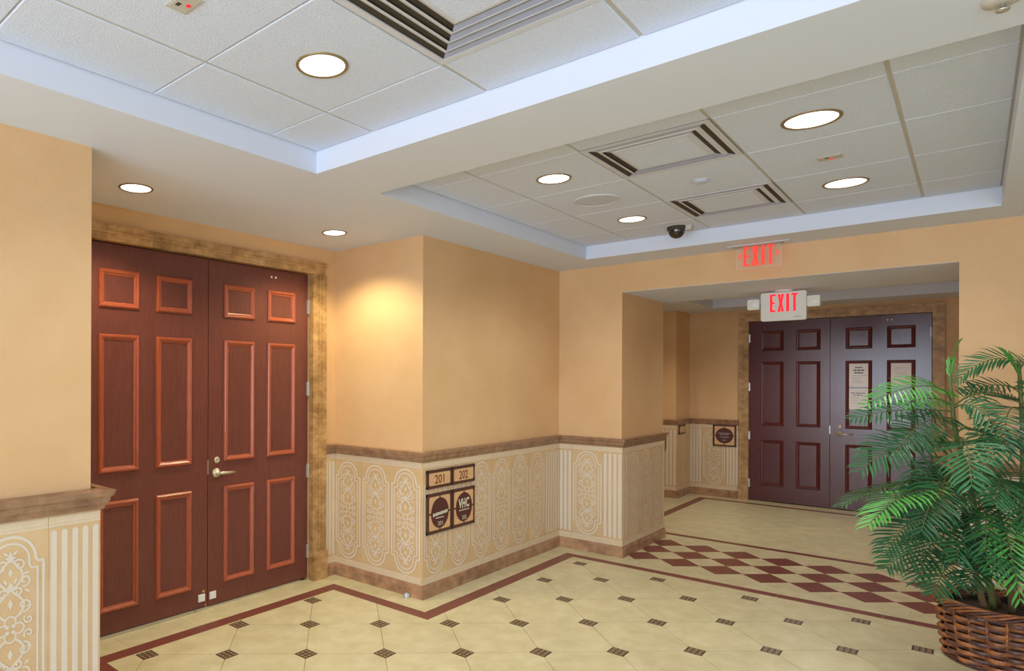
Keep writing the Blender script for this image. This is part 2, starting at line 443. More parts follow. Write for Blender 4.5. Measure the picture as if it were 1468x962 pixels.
# wainscot ------------------------------------------------------------
def spiral(cx, cz, r0, turns, a0, sgn, n=18):
    pts = []
    for k in range(n + 1):
        t = k / n; r = r0 * (1 - .82 * t); a = a0 + sgn * turns * 2 * pi * t
        pts.append((cx + r * cos(a), cz + r * sin(a)))
    return pts
def mirror(pts, c): return [(-x, z) for x, z in pts], [(x, 2 * c - z) for x, z in pts], [(-x, 2 * c - z) for x, z in pts]
def ornament_mesh():
    q = MB(); Y = -.0132; zc = .548
    lay = [0]
    def rib(pts, w):
        for p in (pts,) + mirror(pts, zc):
            q.ribbon(p, w, Y - lay[0] * 4e-5); lay[0] += 1
    def frame(R, sx, zt, zs, w):
        pts = []
        for k in range(13):
            a = pi / 2 - k / 12 * (pi / 2 - .12)
            pts.append((R * sin(pi / 2 - a), zt - R + R * sin(a)))
        x_, z_ = pts[-1]
        pts += [(x_ + .002, zs + .012), (x_ + .012, zs), (sx, zs), (sx, zs - .012), (sx, zs - .1), (sx, zc)]
        rib(pts, w)
    frame(.100, .132, .930, .815, .0125)
    frame(.074, .108, .903, .790, .0095)
    # quatrefoil heart
    pts = []
    for k in range(48):
        a = 2 * pi * k / 48
        r = .024 + .030 * abs(cos(2 * a)) ** .7
        pts.append((r * cos(a), zc + r * sin(a)))
    q.ribbon(pts, .008, Y, True)
    for a in range(4):
        t = a * pi / 2 + pi / 4
        cx, cz = .017 * cos(t), zc + .017 * sin(t)
        q.add([(cx + .009 * cos(t + b_ * pi / 3), Y, cz + .009 * sin(t + b_ * pi / 3)) for b_ in range(6)], [tuple(range(6))])
    # vines
    rib([(.052 * abs(sin(pi * (t / 30) * 2.0 + .35)) * (1 - .25 * t / 30) + .004, zc + .045 + .255 * t / 30) for t in range(31)], .0095)
    for cx, cz, r, a0, sg in ((.054, .092, .030, -1.7, 1), (.030, .150, .020, 2.6, -1), (.056, .195, .026, -1.9, 1), (.034, .262, .026, 2.4, -1), (.072, .030, .020, 2.4, 1)):
        rib(spiral(cx, zc + cz, r, 1.1, a0, sg), .0085)
    for cz, a, c in ((.105, .011, .024), (.175, .013, .022), (.235, .010, .020), (.300, .010, .026)):
        for sg in (1, -1):
            z = zc + sg * cz
            q.add([(a, Y, z), (0, Y, z + c), (-a, Y, z), (0, Y, z - c)], [(0, 1, 2, 3)])
    for cx, cz, ang in ((.018, .315, .7), (.062, .225, .3), (.066, .150, -.6), (.040, .060, .9), (.076, .085, .2), (.020, .200, 1.2)):
        for sx in (1, -1):
            for sz in (1, -1):
                ux, uz = cos(ang), sin(ang)
                P = [(cx - .016 * ux, cz - .016 * uz), (cx + .006 * uz, cz - .006 * ux), (cx + .016 * ux, cz + .016 * uz), (cx - .006 * uz, cz + .006 * ux)]
                q.add([(sx * x, Y, zc + sz * z) for x, z in P], [(0, 1, 2, 3)])
    return q.mesh('etched_ornament', 'etched')
ORN = ornament_mesh()
def wainscot(wall, p0, rz, items):
    # items: (kind, u0, u1, n) along the wall, left to right as seen from the hall
    c, s_ = cos(rz), sin(rz)
    for kind, u0, u1, n in items:
        w = u1 - u0; uc = (u0 + u1) / 2
        loc = (p0[0] + c * uc, p0[1] + s_ * uc, 0)
        g_ = .0006
        slab = MB().box(-w / 2 + g_, w / 2 - g_, -.012, .002, .085, .995).build('marble_panel', 'dado_marble', wall, loc, rz)
        q = MB()
        q.ribbon([(-w / 2 + g_, .966), (w / 2 - g_, .966)], .038, -.0128)
        q.ribbon([(-w / 2 + g_, .128), (w / 2 - g_, .128)], .045, -.0128)
        q.cur = 1
        for zz in (.986, .949, .107, .149): q.ribbon([(-w / 2 + g_, zz), (w / 2 - g_, zz)], .004, -.0132)
        k = 0
        u = -w / 2 + .008
        while u < w / 2 - .006:
            q.add([(u - .0028, -.0132, .963), (u + .0028, -.0132, .963), (u + .0028, -.0132, .970), (u - .0028, -.0132, .970)], [(0, 1, 2, 3)])
            u += .0135
        q.build('etched_band', ['etched_band', 'dado_marble' if False else 'etched'], slab)
        if kind == 'p':
            put('etched_ornament', ORN, slab)
        elif kind == 'f':
            pitch = w / n; fw = min(.027, pitch * .6)
            for k in range(n):
                uu = -w / 2 + pitch * (k + .5)
                pts = []
                for a in range(9): pts.append((uu + fw / 2 * cos(pi * a / 8), .918 + fw / 2 * sin(pi * a / 8)))
                for a in range(9): pts.append((uu - fw / 2 * cos(pi * a / 8), .182 - fw / 2 * sin(pi * a / 8)))
                MB().add([(x, -.0134, z) for x, z in pts], [tuple(range(18))]).build('etched_flute', 'etched', slab)
RX = -pi / 2
# left wall end (its dado stands a little proud of the plaster)
items = []; u = 1.34 - .228
wainscot(w_stub, (0, STUB_Y - .008), 0, [('f', 1.112, 1.342, 5)] + [('p', 1.112 - .305 * (k + 1), 1.112 - .305 * k, 0) for k in range(6)])
MB().box(1.30, 1.3405, STUB_Y - .018, 3.79, .085, .995).build('marble_panel', 'dado_marble', w_stub)
# door wall, right of the casing
wainscot(w_door, (0, DOOR_Y), 0, [('f', 3.615, RET_X - .012, 3)])
# return wall
wainscot(w_sign, (RET_X, 3.80), RX, [('p', .012 + .298 * k, .012 + .298 * (k + 1), 0) for k in range(3)] )
wainscot(w_sign, (0, SIGN_Y), 0, [('p', 3.732 + .3085 * k, 3.732 + .3085 * (k + 1), 0) for k in range(6)] + [('f', 5.583, ARCH_X - .012, 6)])
wainscot(w_arch, (ARCH_X, SIGN_Y), RX, [('f', .012, .140, 3), ('p', .140, .436, 0), ('f', .436, .614, 4)])
wainscot(w_arch, (0, PIER_Y), 0, [('f', ARCH_X - .012, 5.985, 2), ('p', 5.985, 6.287, 0), ('p', 6.287, 6.589, 0), ('p', 6.589, 6.891, 0), ('f', 6.891, PIER_END + .012, 1)])
wainscot(w_arch, (ARCH_X, OPEN_R), RX, [('f', -.012, .15, 3)] + [('p', .15 + .305 * k, .15 + .305 * (k + 1), 0) for k in range(4)])
wainscot(w_strip, (9.40, 3.6), RX, [('f', 0, .34, 7), ('f', .34, .677, 7)])
wainscot(w_strip, (0, 2.935), 0, [('f', 9.388, FAR_X - .012, 1)])
wainscot(w_far, (FAR_X, 2.935), RX, [('f', .012, .17, 4), ('p', .17, .475, 0), ('f', .475, .625, 4)])

# mouldings swept along the walls
RAIL = [(0, .990), (.016, .990), (.017, 1.004), (.026, 1.014), (.030, 1.034), (.040, 1.046), (.043, 1.066), (0, 1.070)]
RAIL_BIG = [(0, .998), (.020, .998), (.024, 1.016), (.036, 1.028), (.040, 1.050), (.052, 1.060), (.058, 1.084), (0, 1.092)]
BASE = [(0, .001), (.022, .001), (.022, .072), (.018, .080), (.018, .088), (.014, .100), (0, .104)]
def sweep(q, p0, p1, nrm, prof, m0=0.0, m1=0.0):
    d = Vector((p1[0] - p0[0], p1[1] - p0[1])); d.normalize(); n = Vector(nrm); k = len(prof)
    vs = []
    for p, mm in ((Vector(p0), m0), (Vector(p1), m1)):
        for o_, z in prof:
            w = p + n * o_ + d * (mm * o_)
            vs.append((w.x, w.y, z))
    fs = [tuple(range(k)), tuple(range(2 * k - 1, k - 1, -1))] + [(i, (i + 1) % k, k + (i + 1) % k, k + i) for i in range(k)]
    q.add(vs, fs)
def run(wall, name, mt, prof, p0, p1, nrm, m0, m1, step):
    # m: -1 inner corner (pull back), +1 outer corner (run on); sign is along the run direction
    a, b_ = Vector(p0), Vector(p1); L_ = (b_ - a).length; n = max(1, round(L_ / step)); 
    for k in range(n):
        q = MB()
        pa = a.lerp(b_, k / n); pb = a.lerp(b_, (k + 1) / n); d = (b_ - a).normalized() * .0006
        if k: pa = pa + d
        if k < n - 1: pb = pb - d
        sweep(q, pa, pb, nrm, prof, m0 if k == 0 else 0, m1 if k == n - 1 else 0)
        q.build(name, mt, wall)
def both(wall, p0, p1, nrm, m0, m1, rail=RAIL, off=0.012, stepb=.61, stepr=.61):
    run(wall, 'chair_rail', 'rail_marble', rail, p0, p1, nrm, m0, m1, stepr)
    run(wall, 'baseboard', 'base_marble', BASE, p0, p1, nrm, m0, m1, stepb)
both(w_stub, (-2.0, STUB_Y - .012), (1.335, STUB_Y - .012), (0, -1), 0, 1, RAIL_BIG)
both(w_stub, (1.335, STUB_Y - .012), (1.335, DOOR_Y), (1, 0), -1, 0, RAIL_BIG)
both(w_door, (3.612, DOOR_Y), (RET_X, DOOR_Y), (0, -1), 0, -1)
both(w_sign, (RET_X, DOOR_Y), (RET_X, SIGN_Y), (-1, 0), 1, 1)
both(w_sign, (RET_X, SIGN_Y), (ARCH_X, SIGN_Y), (0, -1), -1, -1)
both(w_arch, (ARCH_X, SIGN_Y), (ARCH_X, PIER_Y), (-1, 0), 1, 1, stepb=.35)
both(w_arch, (ARCH_X, PIER_Y), (PIER_END, PIER_Y), (0, -1), -1, 1, stepb=.45)
both(w_arch, (PIER_END, PIER_Y), (PIER_END, 3.5), (1, 0), -1, 0)
both(w_arch, (ARCH_X, OPEN_R), (ARCH_X, -2.5), (-1, 0), -1, 0)
both(w_strip, (9.40, 3.6), (9.40, 2.935), (-1, 0), 0, 1)
both(w_strip, (9.40, 2.935), (FAR_X, 2.935), (0, -1), -1, -1)
both(w_far, (FAR_X, 2.935), (FAR_X, 2.31), (-1, 0), 1, 0)
both(w_far, (FAR_X, .235), (FAR_X, -.35), (-1, 0), 0, 0)

# doors ---------------------------------------------------------------
def casing(name, label, loc, rz, xl, xr, ztop, w, wt, depth=.034):
    # local x along wall, room side is -y; opening xl..xr
    root = sroot(name, label, loc, rz)
    def blk(x0, x1, z0, z1, horizontal):
        q = MB()
        if horizontal:
            h_ = z1 - z0
            q.box(x0, x1, -depth * .55, .03, z0, z0 + h_ * .42)
            q.box(x0, x1, -depth * .78, .03, z0 + h_ * .42, z0 + h_ * .62)
            q.box(x0, x1, -depth, .03, z0 + h_ * .62, z1)
        else:
            w_ = x1 - x0; sgn = 1 if x0 >= xr - .01 else -1
            cuts = [(0, .42, .55), (.42, .62, .78), (.62, 1, 1.0)]
            for a, b_, dp in cuts:
                if sgn > 0: q.box(x0 + w_ * a, x0 + w_ * b_, -depth * dp, .03, z0, z1)
                else: q.box(x1 - w_ * b_, x1 - w_ * a, -depth * dp, .03, z0, z1)
        q.build('casing_block', 'travertine', root)
    n = 7; xa, xb = xl - w, xr + w
    for k in range(n): blk(xa + (xb - xa) * k / n + .0006, xa + (xb - xa) * (k + 1) / n - .0006, ztop, ztop + wt, True)
    zb = .235
    for x0, x1 in ((xl - w, xl), (xr, xr + w)):
        m_ = 6
        for k in range(m_): blk(x0, x1, zb + (ztop - zb) * k / m_ + .0006, zb + (ztop - zb) * (k + 1) / m_ - .0006, False)
        q = MB(); q.box(x0 - .004, x1 + .006, -depth - .012, .03, .001, zb - .008); q.box(x0 - .001, x1 + .002, -depth - .005, .03, zb - .008, zb)
        q.build('plinth_block', 'travertine', root)
    return root
mould_cache = {}
def moulding(w, h_, mt):
    key = (w, h_, mt)
    if key not in mould_cache:
        q = MB()
        prof = [(0, 0), (.003, -.010), (.011, -.018), (.020, -.016), (.030, -.007), (.037, -.005), (.040, 0.001)]
        rings = []
        for o_, y in prof:
            a, c = w / 2 - o_, h_ / 2 - o_
            rings += [(-a, y, -c), (a, y, -c), (a, y, c), (-a, y, c)]
        fs = []
        for r in range(len(prof) - 1):
            for k in range(4):
                k2 = (k + 1) % 4
                fs.append((r * 4 + k, r * 4 + k2, r * 4 + 4 + k2, r * 4 + 4 + k))
        q.add(rings, fs)
        mould_cache[key] = q.mesh('panel_moulding', mt)
    return mould_cache[key]
def door_leaf(name, label, loc, rz, x0, x1, z1, px, wood, trim, zrows, hinge=None, lever=None, zb=.012):
    root = sroot(name, label, loc, rz)
    leaf = MB().box(x0, x1, 0, .045, zb, z1).build('leaf', wood, root)
    for a, b_ in px:
        for za, zb in zrows:
            o = put('panel_moulding', moulding(round(b_ - a, 3), round(zb - za, 3), trim), leaf, ((a + b_) / 2, 0, (za + zb) / 2))
            q = MB(); q.box(a + .04, b_ - .04, -.002, .01, za + .04, zb - .04); q.build('raised_panel', wood, leaf)
    if hinge:
        for z in (.23, .87, 1.52, 2.17):
            q = MB(); q.tube([(hinge, -.010, z - .055), (hinge, -.010, z + .055)], .009, 10); q.box(hinge - .012, hinge + .012, -.004, .004, z - .055, z + .055)
            o = q.build('hinge', 'steel', root); o['label'] = 'steel butt hinge'
    if lever:
        x, z, dl = lever
        q = MB(); q.lathe([(0, 0), (.034, 0), (.034, .010), (.026, .016), (.014, .018), (.014, .045), (0, .046)], 20)
        q.v = [(a + x, -c, b_ + z) for a, b_, c in q.v]
        q.tube([(x, -.042, z), (x + dl * .03, -.048, z), (x + dl * .075, -.048, z - .002), (x + dl * .128, -.044, z - .003)], [.011, .0115, .010, .009], 10)
        q.build('lever_handle', 'satin_nickel', root, smooth=True)['label'] = 'satin nickel lever handle'
        q = MB(); q.lathe([(0, 0), (.024, 0), (.024, .008), (.018, .014), (.006, .015), (.006, .013), (0, .013)], 20)
        q.v = [(a + x + .004, -c, b_ + z + .088) for a, b_, c in q.v]
        q.build('deadbolt', 'satin_nickel', root, smooth=True)['label'] = 'round satin nickel deadbolt cylinder'
        q = MB(); q.box(x0 - .007, x0 + .002, -.003, .0, z - .005, z + .095); q.build('strike_plate', 'steel', root)
        for dx in (0, .04):
            q = MB(); q.lathe([(0, 0), (.009, 0), (.008, .003), (0, .004)], 12)
            q.v = [(a + x0 + .555 + dx, -c, b_ + z1 - .058) for a, b_, c in q.v]
            q.build('bolt_cap', 'white_plastic', root)
    return root
ROWS = [(.157, .836), (1.012, 1.868), (2.028, 2.268)]
DF = 3.845
door_leaf('door_1', 'red-brown six-panel door leaf next to the tan wall end', (0, DF, 0), 0, 1.624, 2.546, 2.425, [(1.765, 2.033), (2.150, 2.418)], 'door_wood', 'door_moulding', ROWS, zb=.023)
door_leaf('door_2', 'red-brown six-panel door leaf with lever handle and deadbolt', (0, DF, 0), 0, 2.551, 3.473, 2.425, [(2.676, 2.946), (3.064, 3.340)], 'door_wood', 'door_moulding', ROWS, hinge=3.476, lever=(2.615, .938, 1), zb=.018)
for leafn, xa in (('door_1', 2.500), ('door_2', 2.590)):
    r = bpy.data.objects[leafn]
    q = MB(); q.box(xa - .026, xa + .026, -.006, .0, .062, .112); q.box(xa - .019, xa + .019, -.009, -.006, .068, .106)
    q.build('floor_bolt_plate', 'white_plastic', r)
r = bpy.data.objects['door_1']
MB().box(2.505, 2.525, -.003, 0, .122, .136).build('worn_screw_hole', 'travertine', r)
MB().box(2.526, 2.538, -.003, 0, .022, .040).build('worn_screw_hole', 'travertine', r)
for a, b_, yy, zz in ((1.62, 2.44, -.012, .021), (2.443, 2.548, -.014, .021), (2.552, 3.40, -.004, .015)):
    MB().box(a, b_, yy, .06, .0012, zz).build('threshold_strip', 'steel', r)
casing('trim_1', 'veined travertine casing around the red double doors', (0, DOOR_Y, 0), 0, 1.618, 3.479, 2.430, .132, .096)
# far doors: local x runs right along -y
FD = (FAR_X + .02, 0, 0)
rowsF = [(.215, .818), (1.012, 1.853), (1.998, 2.260)]
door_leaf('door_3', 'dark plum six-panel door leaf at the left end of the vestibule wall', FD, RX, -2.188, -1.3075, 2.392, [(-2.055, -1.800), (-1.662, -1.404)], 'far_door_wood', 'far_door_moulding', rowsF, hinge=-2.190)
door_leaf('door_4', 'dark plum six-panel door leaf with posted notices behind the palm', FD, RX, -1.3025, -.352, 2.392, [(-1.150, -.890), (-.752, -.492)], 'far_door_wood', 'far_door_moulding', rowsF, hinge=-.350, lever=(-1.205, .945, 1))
casing('trim_2', 'brown travertine casing around the dark double doors', (FAR_X, 0, 0), RX, -2.196, -.344, 2.397, .108, .105)

# notices on the far door
def notice(label, xc, zc, w, h_, head, lines):
    t = thing('paper_notice', label, 'paper', (FAR_X + .0165, -xc, zc), RX)
    MB().box(-w / 2, w / 2, -.001, .0005, -h_ / 2, h_ / 2).build('sheet', 'paper', t)
    q = MB()
    for dz, ww, th in head: q.ribbon([(-ww / 2, dz), (-ww / 6 - .004, dz)], th, -.0018); q.ribbon([(-ww / 6 + .002, dz), (ww / 5, dz)], th, -.0018); q.ribbon([(ww / 5 + .006, dz), (ww / 2, dz)], th, -.0018)
    if head: q.build('printed_heading', 'ink', t)['kind'] = 'stuff'
    q = MB()
    for dz, ww, dx in lines: q.ribbon([(dx - ww / 2, dz), (dx + ww / 2, dz)], .003, -.0018)
    q.build('printed_text', 'ink_grey', t)['kind'] = 'stuff'
notice('upper white notice with three bold heading lines, left panel of the dark door', -1.019, 1.672, .214, .288,
       [(.095, .07, .014), (.062, .105, .014), (.030, .085, .014)], [(-.005, .15, .01), (-.03, .09, -.02), (-.05, .08, -.02), (-.07, .1, -.015), (-.09, .12, -.01)])
notice('lower white notice with two thin heading lines, left panel of the dark door', -1.025, 1.382, .212, .258,
       [(.072, .14, .008), (.048, .09, .008)], [(.02, .08, -.03), (0, .1, -.02), (-.02, .07, -.03), (-.05, .09, -.02)])
notice('white notice partly hidden by palm fronds, right panel of the dark door', -.625, 1.685, .214, .262,
       [], [(.075, .1, 0), (.05, .05, -.04), (.02, .12, 0), (0, .1, 0), (-.03, .12, 0)])

# suite plaques ------------------------------------------------------
def rrect(w, h_, r, n=5):
    pts = []
    for cx, cz, a0 in ((w / 2 - r, h_ / 2 - r, 0), (-w / 2 + r, h_ / 2 - r, pi / 2), (-w / 2 + r, -h_ / 2 + r, pi), (w / 2 - r, -h_ / 2 + r, 1.5 * pi)):
        for k in range(n + 1):
            a = a0 + pi / 2 * k / n
            pts.append((cx + r * cos(a), cz + r * sin(a)))
    return pts
def plaque_base(t, w, h_, fw):
    MB().box(-w / 2, w / 2, -.012, 0, -h_ / 2, h_ / 2).build('frame', 'plaque_frame', t)
    for sx in (-1, 1):
        for sz in (-1, 1):
            c = .022; x, z = sx * w / 2, sz * h_ / 2
            MB().plate([(x, z), (x - sx * c, z), (x, z - sz * c)], -.0135, -.001).build('corner_piece', 'plaque_corner', t)
    MB().plate(rrect(w - 2 * fw, h_ - 2 * fw, .014), -.0132, -.005).build('face', 'plaque_face', t)
def oval_plaque(t, w, h_, rx, rz_, fw):
    plaque_base(t, w, h_, fw)
    MB().plate([(rx * cos(2 * pi * k / 32), rz_ * sin(2 * pi * k / 32)) for k in range(32)], -.0165, -.012).build('oval', 'plaque_oval', t)
    for r_ in ((-.006, .006, rz_ - .002, h_ / 2 - fw), (-.006, .006, -h_ / 2 + fw, -rz_ + .002), (rx - .002, w / 2 - fw, -.006, .006), (-w / 2 + fw, -rx + .002, -.006, .006)):
        MB().box(r_[0], r_[1], -.015, -.012, r_[2], r_[3]).build('bar', 'plaque_frame', t)
def small_text(t, items, m_='plaque_text'):
    for body, w, h_, cx, cz, bold in items:
        put('lettering', text_mesh('lettering', body, w, h_, m_, -.0172, cx, cz, bold), t)
PY = SIGN_Y - .0135
xm = 4.0775
for num, xc, wh in (('201', 3.921, 'nearest the wall corner'), ('202', 4.234, 'beside the etched panels')):
    t = thing('suite_number_plate', 'brown framed number plate reading %s, %s' % (num, wh), 'sign', (xc, PY, .862), 0, 'suite number plates')
    plaque_base(t, .306, .136, .022)
    put('lettering', text_mesh('lettering', num, .118, .066, 'plaque_number', -.0142, -.006, -.002, .012), t)
t = thing('suite_plaque', 'brown oval company plaque under the plate reading 201', 'sign', (3.921, PY, .609), 0, 'company plaques')
oval_plaque(t, .306, .296, .108, .112, .024)
small_text(t, [('201', .062, .030, 0, -.078, .0)])
q = MB()
for k in range(11):
    x = -.088 + k * .0165; hh = .021 if k % 3 else .025
    q.box(x, x + .0125, -.0172, -.0165, -.010 - hh / 2 + k * .0012, -.010 + hh / 2 + k * .0012)
q.plate([(.078, .013), (.096, .013), (.087, -.006)], -.0173, -.0165)
q.build('worn_name_lettering', 'plaque_text', t)['kind'] = 'stuff'
q = MB(); q.ribbon([(-.06, -.035), (.045, -.035)], .006, -.0172); q.build('printed_line', 'plaque_text', t)
t = thing('suite_plaque', 'brown oval plaque reading VHC under the plate reading 202', 'sign', (4.234, PY, .609), 0, 'company plaques')
oval_plaque(t, .306, .296, .108, .112, .024)
small_text(t, [('V', .052, .074, -.052, .030, .03), ('H', .042, .076, -.006, .030, .03), ('C', .046, .076, .044, .032, .03), ('202', .062, .030, 0, -.080, .0)])
q = MB()
for k in range(10): q.ribbon([(-.070 + k * .0142, -.022), (-.070 + k * .0142 + .010, -.022)], .009, -.0172)
q.build('small_name_lettering', 'plaque_text', t)['kind'] = 'stuff'
t = thing('suite_plaque', 'dark framed oval plaque on the far wainscot left of the dark doors', 'sign', (FAR_X - .0135, 2.478, .848), RX)
oval_plaque(t, .288, .298, .108, .105, .022)
q = MB()
for z, n, w in ((.032, 10, .15), (.012, 8, .11), (-.022, 9, .12), (-.062, 4, .055)):
    for k in range(n): q.ribbon([(-w / 2 + w * k / n, z), (-w / 2 + w * (k + .72) / n, z)], .011, -.0172)
q.build('small_name_lettering', 'grey_print', t)['kind'] = 'stuff'
t = thing('small_plate', 'small dark framed plate on the vestibule corner under the rail', 'sign', (9.585, 2.935 - .0135, .928), 0)
plaque_base(t, .25, .125, .020)

# brass bracket at the end of the pier
t = thing('brass_handrail', 'curved brass handrail end just past the passage corner', 'handrail', (PIER_END + .013, PIER_Y + .02, .0))
q = MB(); q.tube([(0, 0, 1.035), (.06, 0, 1.045), (.095, 0, 1.035), (.105, 0, 1.01), (.105, 0, .91), (.095, 0, .885), (.06, 0, .875)], .015, 10)
q.build('rail', 'brass', t, smooth=True)
q = MB(); q.lathe([(0, 0), (.026, 0), (.022, .008), (0, .009)], 16); q.v = [(c, a, b_ + 1.035) for a, b_, c in q.v]; q.build('wall_flange', 'brass', t)

# ceiling fittings -----------------------------------------------------
def downlight(label, x, y, z, r, power, color, spread, group='recessed downlights', blend=.6):
    t = thing('recessed_downlight', label, 'ceiling light', (x, y, z), 0, group)
    q = MB(); q.lathe([(r * .86, -.001), (r * .88, -.005), (r * .97, -.006), (r, -.003), (r, .004)], 36); q.build('trim_ring', 'lamp_rim', t, smooth=True)
    q = MB(); q.lathe([(0, -.0025), (r * .5, -.0025), (r * .875, -.002)], 36); q.build('lens', 'lamp_lens', t)
    l = bpy.data.lights.new('downlight_beam', 'SPOT'); l.energy = power; l.color = color
    l.spot_size = radians(spread); l.spot_blend = blend; l.shadow_soft_size = .06
    o = bpy.data.objects.new('downlight_beam', l); COL.objects.link(o); o.parent = t; o.location = (0, 0, -.02)
WARM = (1.0, .87, .62); NEU = (1.0, .97, .92)
downlight('large bright downlight in the near tile tray beside the big diffuser', 1.653, 1.754, TRAY, .098, 34, NEU, 150)
downlight('downlight in the soffit above the left red door leaf', 1.75, 3.349, H, .092, 46, WARM, 130)
downlight('downlight in the soffit near the yellow-lit recess corner', 3.25, 3.315, H, .090, 58, (1.0, .90, .56), 136)
downlight('downlight in the far tray beside the round speaker, nearer the camera', 3.496, 1.759, TRAY, .098, 28, NEU, 150)
downlight('downlight in the far tray between the round speaker and dome camera', 4.75, 1.786, TRAY, .098, 28, NEU, 150)
downlight('larger downlight in the far tray right of the diffusers', 3.486, .527, TRAY, .115, 32, NEU, 150)
downlight('downlight in the far tray just beyond the small red-dot plate', 4.732, .548, TRAY, .113, 32, NEU, 150)
downlight('downlight in the vestibule tray ceiling', 8.3, 1.3, VEST_Z + .112, .098, 75, NEU, 150)
downlight('downlight in the vestibule passage ceiling', 8.1, 3.2, VEST_Z, .098, 26, WARM, 140)
def diffuser(label, xa, xb, ya, yb, n):
    cx, cy = (xa + xb) / 2, (ya + yb) / 2; w = (xb - xa) / 2 - .004; h_ = (yb - ya) / 2 - .004
    t = thing('air_diffuser', label, 'air vent', (cx, cy, TRAY), 0, 'square ceiling diffusers')
    MB().box(-w, w, -h_, h_, .004, .006).build('dark_backing', 'duct_dark', t)
    def ring(q, a0, a1, z0, z1, th=.0012):
        # square frustum ring from inset a0 (at z0) to inset a1 (at z1), with thickness
        vs = []
        for ins, z in ((a0, z0), (a1, z1), (a1, z1 + th), (a0, z0 + th)):
            a, c = w - ins, h_ - ins
            vs += [(-a, -c, z), (a, -c, z), (a, c, z), (-a, c, z)]
        fs = []
        for r in range(4):
            r2 = (r + 1) % 4
            for k in range(4):
                k2 = (k + 1) % 4
                fs.append((r * 4 + k, r * 4 + k2, r2 * 4 + k2, r2 * 4 + k))
        q.add(vs, fs)
    q = MB(); ring(q, 0, .026, -.003, -.003, .005); q.build('frame', 'metal_white', t)
    pitch = .0435 if n == 4 else .048
    for k in range(n - 1):
        q = MB(); a = .026 + pitch * (k + 1); ring(q, a - .017, a - .003, .003, -.004); ring(q, a - .003, a + .004, -.004, -.004)
        q.build('louvre_ring', 'metal_white', t)
    a = .026 + pitch * n
    q = MB(); ring(q, a - .017, a - .003, .003, -.004); ring(q, a - .003, a + .010, -.004, -.004); q.build('louvre_ring', 'metal_white', t)
    for k in range(n):
        i0 = .026 + pitch * k + .003; i1 = .026 + pitch * (k + 1) - (.019 if n == 4 else .016)
        for sx in (-1, 1):
            q = MB(); lo, hi = (-.0015, .0025) if sx > 0 else (.0025, -.0015)
            xs = [(sx * (w - i0), h_ - i0, lo), (sx * (w - i1), h_ - i1, hi)]
            vs = [(xs[0][0], -xs[0][1], xs[0][2]), (xs[0][0], xs[0][1], xs[0][2]), (xs[1][0], xs[1][1], xs[1][2]), (xs[1][0], -xs[1][1], xs[1][2])]
            q.add(vs + [(x, y, z + .001) for x, y, z in vs], [(0, 1, 2, 3), (7, 6, 5, 4), (0, 4, 5, 1), (1, 5, 6, 2), (2, 6, 7, 3), (3, 7, 4, 0)])
            q.build('louvre_blade', 'louvre_paint', t)
    MB().box(-w + a + .006, w - a - .006, -h_ + a + .006, h_ - a - .006, -.0035, .004).build('centre_panel', 'ceiling_tile', t)
diffuser('large four-slot square diffuser in the near tile tray', 1.345, 1.955, .82, 1.43, 4)
diffuser('two-slot square diffuser in the far tray, nearer the camera', 3.175, 3.785, .855, 1.46, 2)
diffuser('two-slot square diffuser in the far tray, nearer the dome camera', 4.41, 5.03, .855, 1.46, 2)
t = thing('ceiling_speaker', 'round grey ceiling speaker between two downlights', 'speaker', (4.101, 1.768, TRAY))
q = MB(); q.lathe([(.125, -.002), (.130, -.008), (.140, -.008), (.145, -.002), (.145, .004)], 36); q.build('rim', 'metal_white', t, smooth=True)
q = MB(); q.lathe([(0, -.005), (.08, -.005), (.127, -.003)], 36); q.build('grille', 'speaker_mesh', t)
t = thing('smoke_detector', 'small flat round cover on the tile between the two diffusers', 'detector', (4.112, 1.155, TRAY))
q = MB(); q.lathe([(0, -.014), (.035, -.014), (.040, -.010), (.040, -.004)], 28); q.build('cap', 'speaker_mesh', t)
q = MB(); q.lathe([(.034, -.004), (.050, -.004), (.050, .002)], 28); q.build('base', 'metal_white', t)
def led_plate(label, x, y):
    t = thing('sensor_plate', label, 'sensor', (x, y, TRAY), 0, 'ceiling sensor plates')
    q = MB(); q.box(-.036, .036, -.052, .052, -.004, .002); q.box(-.030, .030, -.046, .046, -.006, -.004); q.build('housing', 'ceiling_bar', t)
    q = MB(); q.lathe([(0, -.011), (.006, -.010), (.007, -.006)], 12, (.012, -.004, 0)); q.build('indicator', 'red_led', t)
    MB().box(-.02, -.008, .002, .02, -.0072, -.006).build('slot', 'duct_dark', t)
led_plate('small plate with a red dot between the two right-hand downlights', 4.136, .544)
led_plate('small plate with a red dot cut by the top edge of the picture', 1.085, 1.775)
t = thing('dome_camera', 'dark glass dome security camera under the far tray', 'security camera', (5.22, 1.63, TRAY))
q = MB(); q.lathe([(0, .002), (.066, .002), (.066, -.022), (.060, -.026), (.058, -.026)], 32); q.build('mount', 'duct_dark', t, smooth=True)
q = MB(); q.lathe([(.059 * cos(a * pi / 16), -.026 - .062 * sin(a * pi / 16)) for a in range(9)], 32); q.build('dome', 'dark_glass', t, smooth=True)
q = MB(); q.box(-.01, .05, -.105, -.062, -.034, .002); q.build('cable_box', 'ceiling_bar', t)
t = thing('sprinkler', 'round sprinkler cover cut by the top right corner of the picture', 'sprinkler', (2.52, -.055, H))
q = MB(); q.lathe([(0, -.012), (.026, -.014), (.042, -.008), (.045, .001)], 24); q.build('cover_plate', 'ceiling_bar', t, smooth=True)
q = MB(); q.lathe([(0, -.036), (.014, -.034), (.016, -.030), (.006, -.026), (.006, -.012)], 16); q.build('head', 'steel', t, smooth=True)

